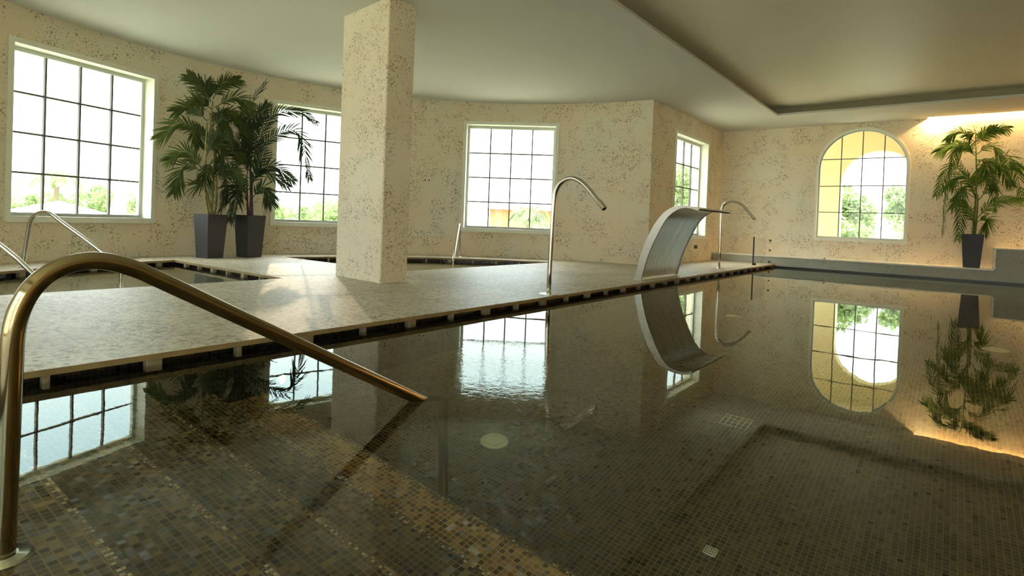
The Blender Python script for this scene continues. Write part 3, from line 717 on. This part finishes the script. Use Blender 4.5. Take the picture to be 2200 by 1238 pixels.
P3 = [((-0.01, 2.67), (0.26, 2.91), (0.45, 2.91)), ((-0.03, 2.71), (-0.27, 2.93), (-0.47, 2.77)), ((-0.05, 2.48), (-0.34, 2.69), (-0.62, 2.56)), ((-0.02, 2.51), (-0.31, 2.63), (-0.39, 2.15)), ((0.0, 2.48), (0.22, 2.63), (0.37, 2.37)), ((0.0, 1.87), (-0.35, 2.3), (-0.59, 1.66)), ((0.05, 1.9), (0.47, 2.43), (0.71, 1.61)), ((0.03, 1.87), (0.4, 2.24), (0.69, 2.2)), ((0.03, 1.61), (-0.41, 1.87), (-0.47, 0.92)), ((0.06, 1.58), (0.27, 1.86), (0.31, 1.39)), ((0.05, 1.22), (0.31, 1.54), (0.7, 1.59)), ((0.02, 1.09), (-0.11, 1.41), (-0.3, 1.61)), ((-0.02, 2.38), (0.13, 2.31), (0.0, 1.93)), ((0.0, 1.87), (-0.21, 2.06), (-0.38, 1.87)), ((-0.01, 2.71), (0.09, 2.86), (0.25, 2.96)), ((-0.02, 2.45), (-0.18, 2.59), (-0.27, 2.26)), ((0.03, 1.61), (-0.1, 1.87), (-0.34, 1.41)), ((0.05, 1.16), (0.2, 1.22), (0.19, 1.0)), ((0.01, 2.25), (0.28, 2.31), (0.53, 1.86)), ((-0.03, 2.64), (-0.04, 2.87), (-0.16, 2.8))]
def frond_mesh(pts, leaf_len, npair, width, droop, rollang=0.0):
    """rachis plus paired folded leaflets"""
    bm = bmesh.new()
    P = catmull(pts, 10); L = [0]
    for a, b in zip(P, P[1:]): L.append(L[-1]+(b-a).length)
    tube(bm, P, [0.007*(1-0.8*l/L[-1])+0.001 for l in L], 5)
    def at(t):
        s = t*L[-1]
        for i in range(len(P)-1):
            if L[i+1] >= s: k = (s-L[i])/(L[i+1]-L[i]+1e-9); return P[i].lerp(P[i+1], k), (P[i+1]-P[i]).normalized()
        return P[-1], (P[-1]-P[-2]).normalized()
    for k in range(npair):
        t = 0.14+0.86*(k+0.5)/npair; p, d = at(t)
        side = d.cross(Vector((0, 0, 1)))
        if side.length < 0.2: side = d.cross(Vector((0, 1, 0)))
        side.normalize(); up = side.cross(d).normalized()
        qr = Matrix.Rotation(rollang, 3, d); side = qr @ side; up = qr @ up
        prof = math.sin(PI*min(1, (t-0.05)*0.92+0.06))**0.55
        ll = leaf_len*max(0.35, prof)
        for s in (-1, 1):
            l = ll*rnd.uniform(0.85, 1.12); fa = R(rnd.uniform(38, 56))*(1-0.45*t)
            dirv = (d*math.cos(fa)+side*s*math.sin(fa)+up*rnd.uniform(0.02, 0.28)).normalized()
            q = []
            for j in range(5):
                u = j/4; c = p+dirv*l*u+Vector((0, 0, -1))*droop*l*u*u*rnd.uniform(0.9, 1.1)
                q.append(c)
            prev = None
            for j, c in enumerate(q):
                u = j/4; w = width*(0.35, 1.0, 0.95, 0.6, 0.05)[j]; tt = (q[min(j+1, 4)]-q[max(j-1, 0)]).normalized()
                ac = tt.cross(up); ac = ac.normalized() if ac.length > 0.1 else side
                row = [bm.verts.new(c-ac*w+up*w*0.35), bm.verts.new(c), bm.verts.new(c+ac*w+up*w*0.35)]
                if prev: bm.faces.new((prev[0], prev[1], row[1], row[0])); bm.faces.new((prev[1], prev[2], row[2], row[1]))
                prev = row
    return bm
def planter(root, wt, wb, h, rz):
    Mz = Matrix.Rotation(rz, 4, 'Z'); bm = bmesh.new()
    def ringv(w, z): return [bm.verts.new(Mz @ Vector((x*w/2, y*w/2, z))) for x, y in ((-1, -1), (1, -1), (1, 1), (-1, 1))]
    rs = [ringv(wb, 0), ringv(wt, h), ringv(wt-0.03, h), ringv(wt-0.04, h-0.05)]
    for a, b in zip(rs, rs[1:]):
        for k in range(4): bm.faces.new((a[k], a[(k+1) % 4], b[(k+1) % 4], b[k]))
    bm.faces.new(rs[0])
    bmesh.ops.bevel(bm, geom=[ed for ed in bm.edges if ed.verts[0] in rs[0]+rs[1] and ed.verts[1] in rs[0]+rs[1]], offset=0.006, segments=2, affect='EDGES')
    obj('planter', bm, M['planter'], root)
    bm = bmesh.new(); v = [bm.verts.new(Mz @ Vector((x*(wt-0.042)/2, y*(wt-0.042)/2, h-0.04))) for x, y in ((-1, -1), (1, -1), (1, 1), (-1, 1))]
    bm.faces.new(v); ex = bmesh.ops.extrude_face_region(bm, geom=bm.faces[:]); bmesh.ops.translate(bm, verts=[x for x in ex['geom'] if isinstance(x, bmesh.types.BMVert)], vec=(0, 0, 0.012))
    obj('soil', bm, M['soil'], root)
def palm(label, loc, fr, canes, leaf, cane, z0, pot, ll, npair, width, droop, seed, zrot):
    global rnd
    rnd = random.Random(seed)
    ang = math.atan2(loc[1], loc[0])-PI/2      # local x runs across the view line to this plant
    root = empty('potted_palm', loc, ang); tag(root, label, 'potted palm')
    planter(root, *pot, zrot)
    h = pot[2]
    for c in canes:
        pts = catmull([(x, y, z-z0) for x, y, z in c], 5)
        bm = bmesh.new(); rad = []
        n = len(pts)
        for i in range(n): rad.append((0.021-0.011*i/n)*(1.12 if i % 3 == 0 else 0.96))
        tube(bm, pts, rad, 10); obj('cane', bm, cane, root, True)
    for i, f in enumerate(fr):
        dep = (rnd.uniform(-0.42, 0.10) if seed == 3 else rnd.uniform(-0.42, 0.36)) if len(f) == 3 else -0.1
        pts = []
        for j, (u, z) in enumerate(f):
            s = j/(len(f)-1); pts.append((u, dep*s*0.8-0.02, z-z0))
        big = len(f) > 3
        bm = frond_mesh(pts, ll*(1.05 if big else rnd.uniform(0.85, 1.1)), int(npair*(1.6 if big else 1)), width, droop, rnd.choice((-1, 1))*R(rnd.uniform(48, 80)) if not big else R(66))
        obj('frond', bm, leaf, root)
    # a few fronds turned towards and away from the room for fullness
    for i in range(4):
        f = fr[rnd.randrange(len(fr))]; a = (-1 if seed == 3 else rnd.choice((-1, 1)))*rnd.uniform(0.3, 0.5)
        (u0, za), (u1, zb), (u2, zc) = f[0], f[1], f[-1]
        pts = [(u0, 0, za-z0), (u0+(u1-u0)*0.4, a*0.5, zb-z0), (u0+(u2-u0)*0.5, a*0.9, min(zc, zb)-0.12-z0)]
        obj('frond', frond_mesh(pts, ll*0.9, npair, width, droop, rnd.uniform(-0.5, 0.5)), leaf, root)
palm('tall bushy yellow-green palm in a dark square planter, left of the pair', (-9.28, 4.14, HD), P1,
     [[(0.03, 0, 0.74), (-0.04, 0, 1.0), (-0.12, 0, 1.4), (-0.06, 0, 1.95), (-0.02, 0, 2.55)], [(0, 0.03, 0.74), (0.02, 0.03, 1.1), (0.02, 0, 1.5), (0.0, 0, 2.1)], [(0.05, 0, 0.74), (0.07, 0, 1.1), (0.04, 0.02, 1.6), (-0.05, 0, 2.3)], [(-0.03, -0.03, 0.74), (-0.09, -0.02, 1.1), (-0.10, 0, 1.7), (-0.09, 0, 2.2)]],
     M['leaf1'], M['cane'], HD, (0.35, 0.275, 0.69), 0.27, 20, 0.0125, 0.20, 11, R(37))
palm('dark green palm with long fronds arching across the window, right of the pair', (-9.25, 4.76, HD), P2,
     [[(0.0, 0, 0.74), (0.0, 0, 1.1), (-0.02, 0, 1.55), (-0.04, 0, 1.85)], [(0.03, 0.02, 0.74), (0.02, 0, 1.1), (0.0, 0, 1.5)], [(-0.03, 0, 0.74), (-0.05, 0, 1.0), (-0.07, 0, 1.4)]],
     M['leaf2'], M['cane_red'], HD, (0.35, 0.275, 0.695), 0.26, 22, 0.0115, 0.22, 5, R(37))
palm('palm in a dark planter standing on the stone ledge right of the arched window', (0.30, 14.28, 0.262), P3,
     [[(0.0, 0, 0.9), (0.01, 0, 1.3), (0.02, 0, 1.9), (-0.02, 0, 2.7)], [(0.03, 0.02, 0.9), (0.05, 0, 1.3), (0.05, 0, 1.7)]],
     M['leaf3'], M['cane3'], 0.262, (0.345, 0.255, 0.655), 0.25, 20, 0.0105, 0.38, 3, R(1))

# ---------------------------------------------------------------- outdoors
M['grass'] = simple('lawn', (0.44, 0.43, 0.28), 0.9, vary=0.8, vs=0.8)
M['pave'] = simple('terrace_paving', (0.62, 0.58, 0.48), 0.8, vary=0.85)
M['tleaf'] = leafmat('tree_leaf', (0.10, 0.16, 0.05), (0.26, 0.34, 0.14))
M['bark'] = simple('bark', (0.22, 0.17, 0.11), 0.9)
M['cream'] = simple('cream_render', (0.82, 0.72, 0.46), 0.8, vary=0.95)
M['brick'] = simple('orange_brick', (0.55, 0.22, 0.10), 0.85, vary=0.8, vs=8)
M['roof'] = simple('grey_roof', (0.35, 0.40, 0.40), 0.8)
M['canvas'] = simple('white_canvas', (0.82, 0.82, 0.80), 0.7)
bm = bmesh.new(); outl = [(-70, -30), (40, -30), (40, 80), (-70, 80)]
hole = [cp(a0+(a1-a0)*i/60, RR+0.34) for i in range(61)]+[(W4-0.3, YB-0.28), (XR+0.28, YB-0.28), (XR+0.28, YF+0.34), (W4-0.3, YF+0.34)]
struct('ground', extrude_poly(outl, [hole], -0.35, -0.25, bm), M['grass'])
# loggia beyond the arched window
struct('loggia_floor', boxes((-5.0, 4, YF+0.36, 17.5, -0.25, 0.0)), M['pave'])
struct('wall_loggia', arch_wall(-5.0, 4, 0.0, 3.9, 17.0, 17.35, -1.53, 0.84, 2.13, 0.02, 32), M['cream'])
struct('ceiling_loggia', boxes((-5.0, 4, YF+0.36, 17.35, 3.55, 3.7)), M['cream'])
def tree(name, label, loc, h, cr, n, leaf=0.12, ch_=None, cat='tree', group=None, sq=1.0, seed=1):
    rg = random.Random(seed); r = empty(name, loc); tag(r, label, cat, group)
    bm = bmesh.new(); tube(bm, [(0, 0, 0), (0.05, 0.02, h*0.4), (0.0, 0, h*0.8)], [0.09, 0.07, 0.03], 8); obj('trunk', bm, M['bark'], r)
    bm = bmesh.new(); blobs = [(Vector((rg.uniform(-1, 1)*cr*0.6, rg.uniform(-1, 1)*cr*0.6, h-cr*sq+rg.uniform(-0.6, 0.6)*cr*sq)), cr*rg.uniform(0.35, 0.6)) for _ in range(9)]
    for _ in range(n):
        c, b = rg.choice(blobs); v = Vector((rg.gauss(0, 1), rg.gauss(0, 1), rg.gauss(0, 1))).normalized()*b*rg.uniform(0.6, 1.05)
        p = c+v; a = Vector((rg.gauss(0, 1), rg.gauss(0, 1), rg.gauss(0, 1))).normalized(); b_ = a.orthogonal().normalized(); l = leaf*rg.uniform(0.6, 1.3)
        bm.faces.new([bm.verts.new(x) for x in (p-a*l, p-b_*l*0.4, p+a*l, p+b_*l*0.4)])
    obj('foliage', bm, M['tleaf'], r)
def outpalm(label, loc, h, n=14, seed=1, ll=1.5):
    rg = random.Random(seed); r = empty('palm_tree', loc); tag(r, label, 'palm tree')
    bm = bmesh.new(); tube(bm, [(0, 0, 0), (0.1, 0, h*0.5), (0.05, 0, h)], [0.13, 0.1, 0.09], 8); obj('trunk', bm, M['bark'], r)
    global rnd
    rnd = rg
    for i in range(n):
        a = 2*PI*i/n+rg.uniform(-.2, .2); e = rg.uniform(0.1, 0.8); d = Vector((math.cos(a), math.sin(a), 0))
        b = Vector((0.05, 0, h)); pts = [b, b+d*ll*0.5+Vector((0, 0, ll*0.5*e)), b+d*ll+Vector((0, 0, ll*(0.5*e-0.45)))]
        obj('frond', frond_mesh(pts, 0.4, 12, 0.03, 0.5), M['tleaf'], r)
tree('garden_tree', 'leafy tree seen through the left half of the arched window', (-3.1, 22.5, -0.25), 3.0, 1.1, 2600, 0.11, seed=2)
tree('garden_tree', 'rounder tree seen through the middle of the arched window', (-1.5, 26.5, -0.25), 3.0, 0.9, 2000, 0.11, seed=3)
tree('garden_shrub', 'low shrub seen at the lower right of the arched window', (-0.6, 22.0, -0.25), 1.7, 0.8, 1500, 0.09, cat='shrub', seed=4)
tree('garden_shrub', 'low shrub at the lower left of the arched window', (-2.6, 20.5, -0.25), 1.5, 0.7, 1300, 0.09, cat='shrub', seed=5)
tree('garden_tree', 'pale tree filling the narrow window in the tan wall', (-9.0, 22.0, -0.25), 4.0, 1.5, 2600, 0.12, seed=6)
tree('garden_shrub', 'shrub in the lower part of the narrow window in the tan wall', (-7.6, 19.0, -0.25), 2.0, 0.9, 1500, 0.10, cat='shrub', seed=7)
tree('garden_shrub', 'green bush at the lower left of the left window', (-18.6, 3.1, -0.25), 1.6, 0.7, 1500, 0.08, cat='shrub', seed=8)
tree('garden_shrub', 'distant bush beside the palm in the left window', (-29.5, 8.6, -0.25), 2.2, 1.3, 1500, 0.12, cat='shrub', seed=9)
tree('garden_shrub', 'distant bush in the lower right of the left window', (-31.5, 12.4, -0.25), 2.1, 1.2, 1300, 0.12, cat='shrub', seed=10)
for i, (x, y, lab) in enumerate(((-22.0, 12.2, 'left of two bushes seen through the window behind the palms'), (-21.0, 14.4, 'right of two bushes seen through the window behind the palms'))):
    tree('garden_shrub', lab, (x, y, -0.25), 1.9, 1.1, 1500, 0.10, cat='shrub', seed=12+i)
outpalm('slender palm tree far off in the middle of the left window', (-31.2, 7.3, -0.25), 2.2, 10, 3, 1.0)
outpalm('feathery palm in front of the orange building in the middle window', (-9.55, 12.95, -0.25), 1.30, 12, 4, 0.5)
hg = bmesh.new(); box(hg, -27.5, -27.0, 3.0, 16.5, -0.25, 0.55); tag(obj('garden_wall', hg, M['pave']), 'low pale garden wall across the left window view', 'wall')
# orange brick building
bd = empty('brick_building', (-15.0, 21.0, -0.25), R(37)); tag(bd, 'low orange brick building with grey roof seen through the middle window', 'building')
obj('wall', boxes((-2.1, 4.4, 0, 5, 0, 1.62)), M['brick'], bd)
bm = bmesh.new()
v = [bm.verts.new(p) for p in ((-2.4, -0.3, 1.62), (4.7, -0.3, 1.62), (4.7, 5.3, 1.62), (-2.4, 5.3, 1.62), (-0.6, 2.5, 2.5), (3.4, 2.5, 2.5))]
for f in ((0, 1, 5, 4), (2, 3, 4, 5), (1, 2, 5), (3, 0, 4), (0, 3, 2, 1)): bm.faces.new([v[i] for i in f])
obj('roof', bm, M['roof'], bd)
gd = bmesh.new(); box(gd, -0.1, 1.9, -0.06, 0.0, 0.0, 0.98); obj('door', gd, M['white'], bd)
# parasols
def parasol(label, loc, r, h, rise, closed=False):
    p = empty('parasol', loc); tag(p, label, 'parasol')
    bm = bmesh.new(); tube(bm, [(0, 0, 0), (0, 0, h)], 0.03, 8); obj('pole', bm, M['canvas'], p)
    bm = bmesh.new(); n = 8
    if not closed:
        top = bm.verts.new((0, 0, h+0.02)); lo = [bm.verts.new((r*math.cos(2*PI*k/n), r*math.sin(2*PI*k/n), h-rise)) for k in range(n)]
        l2 = [bm.verts.new((r*math.cos(2*PI*k/n), r*math.sin(2*PI*k/n), h-rise-0.1)) for k in range(n)]
        for k in range(n): bm.faces.new((top, lo[k], lo[(k+1) % n])); bm.faces.new((lo[k], l2[k], l2[(k+1) % n], lo[(k+1) % n]))
    else:
        lathe(bm, [(0.16, 0.35), (0.21, 0.5), (0.13, h*0.75), (0.03, h)], 10)
    obj('canopy', bm, M['canvas'], p)
    return p
parasol('open white parasol low in the middle of the left window', (-15.55, 3.69, -0.25), 1.0, 1.14, 0.25)
parasol('white parasol partly visible at the left edge of the left window', (-13.9, 2.38, -0.25), 0.55, 1.75, 0.9, True)
parasol('folded white parasol in the lower right of the left window', (-14.25, 4.42, -0.25), 0.4, 1.55, 0.3, True)
parasol('second folded white parasol in the lower right corner of the left window', (-14.7, 5.1, -0.25), 0.4, 1.5, 0.3, True)

for wname, angs_ in (('left window', (171.2, 169.9, 168.4, 167.2, 165.6, 164.3, 162.9, 161.6)), ('window behind the palms', (151.4, 149.9, 148.4, 146.9, 145.4))):
    for i, a in enumerate(angs_):
        D = 33+(i*37 % 5)
        tree('distant_shrub', 'low distant shrub in the hazy green line beyond the '+wname, (D*math.cos(R(a)), D*math.sin(R(a)), -0.25), 1.45+0.12*(i*53 % 4), 0.75, 700, 0.11, cat='shrub', group='distant shrubs beyond the '+wname, seed=40+i)
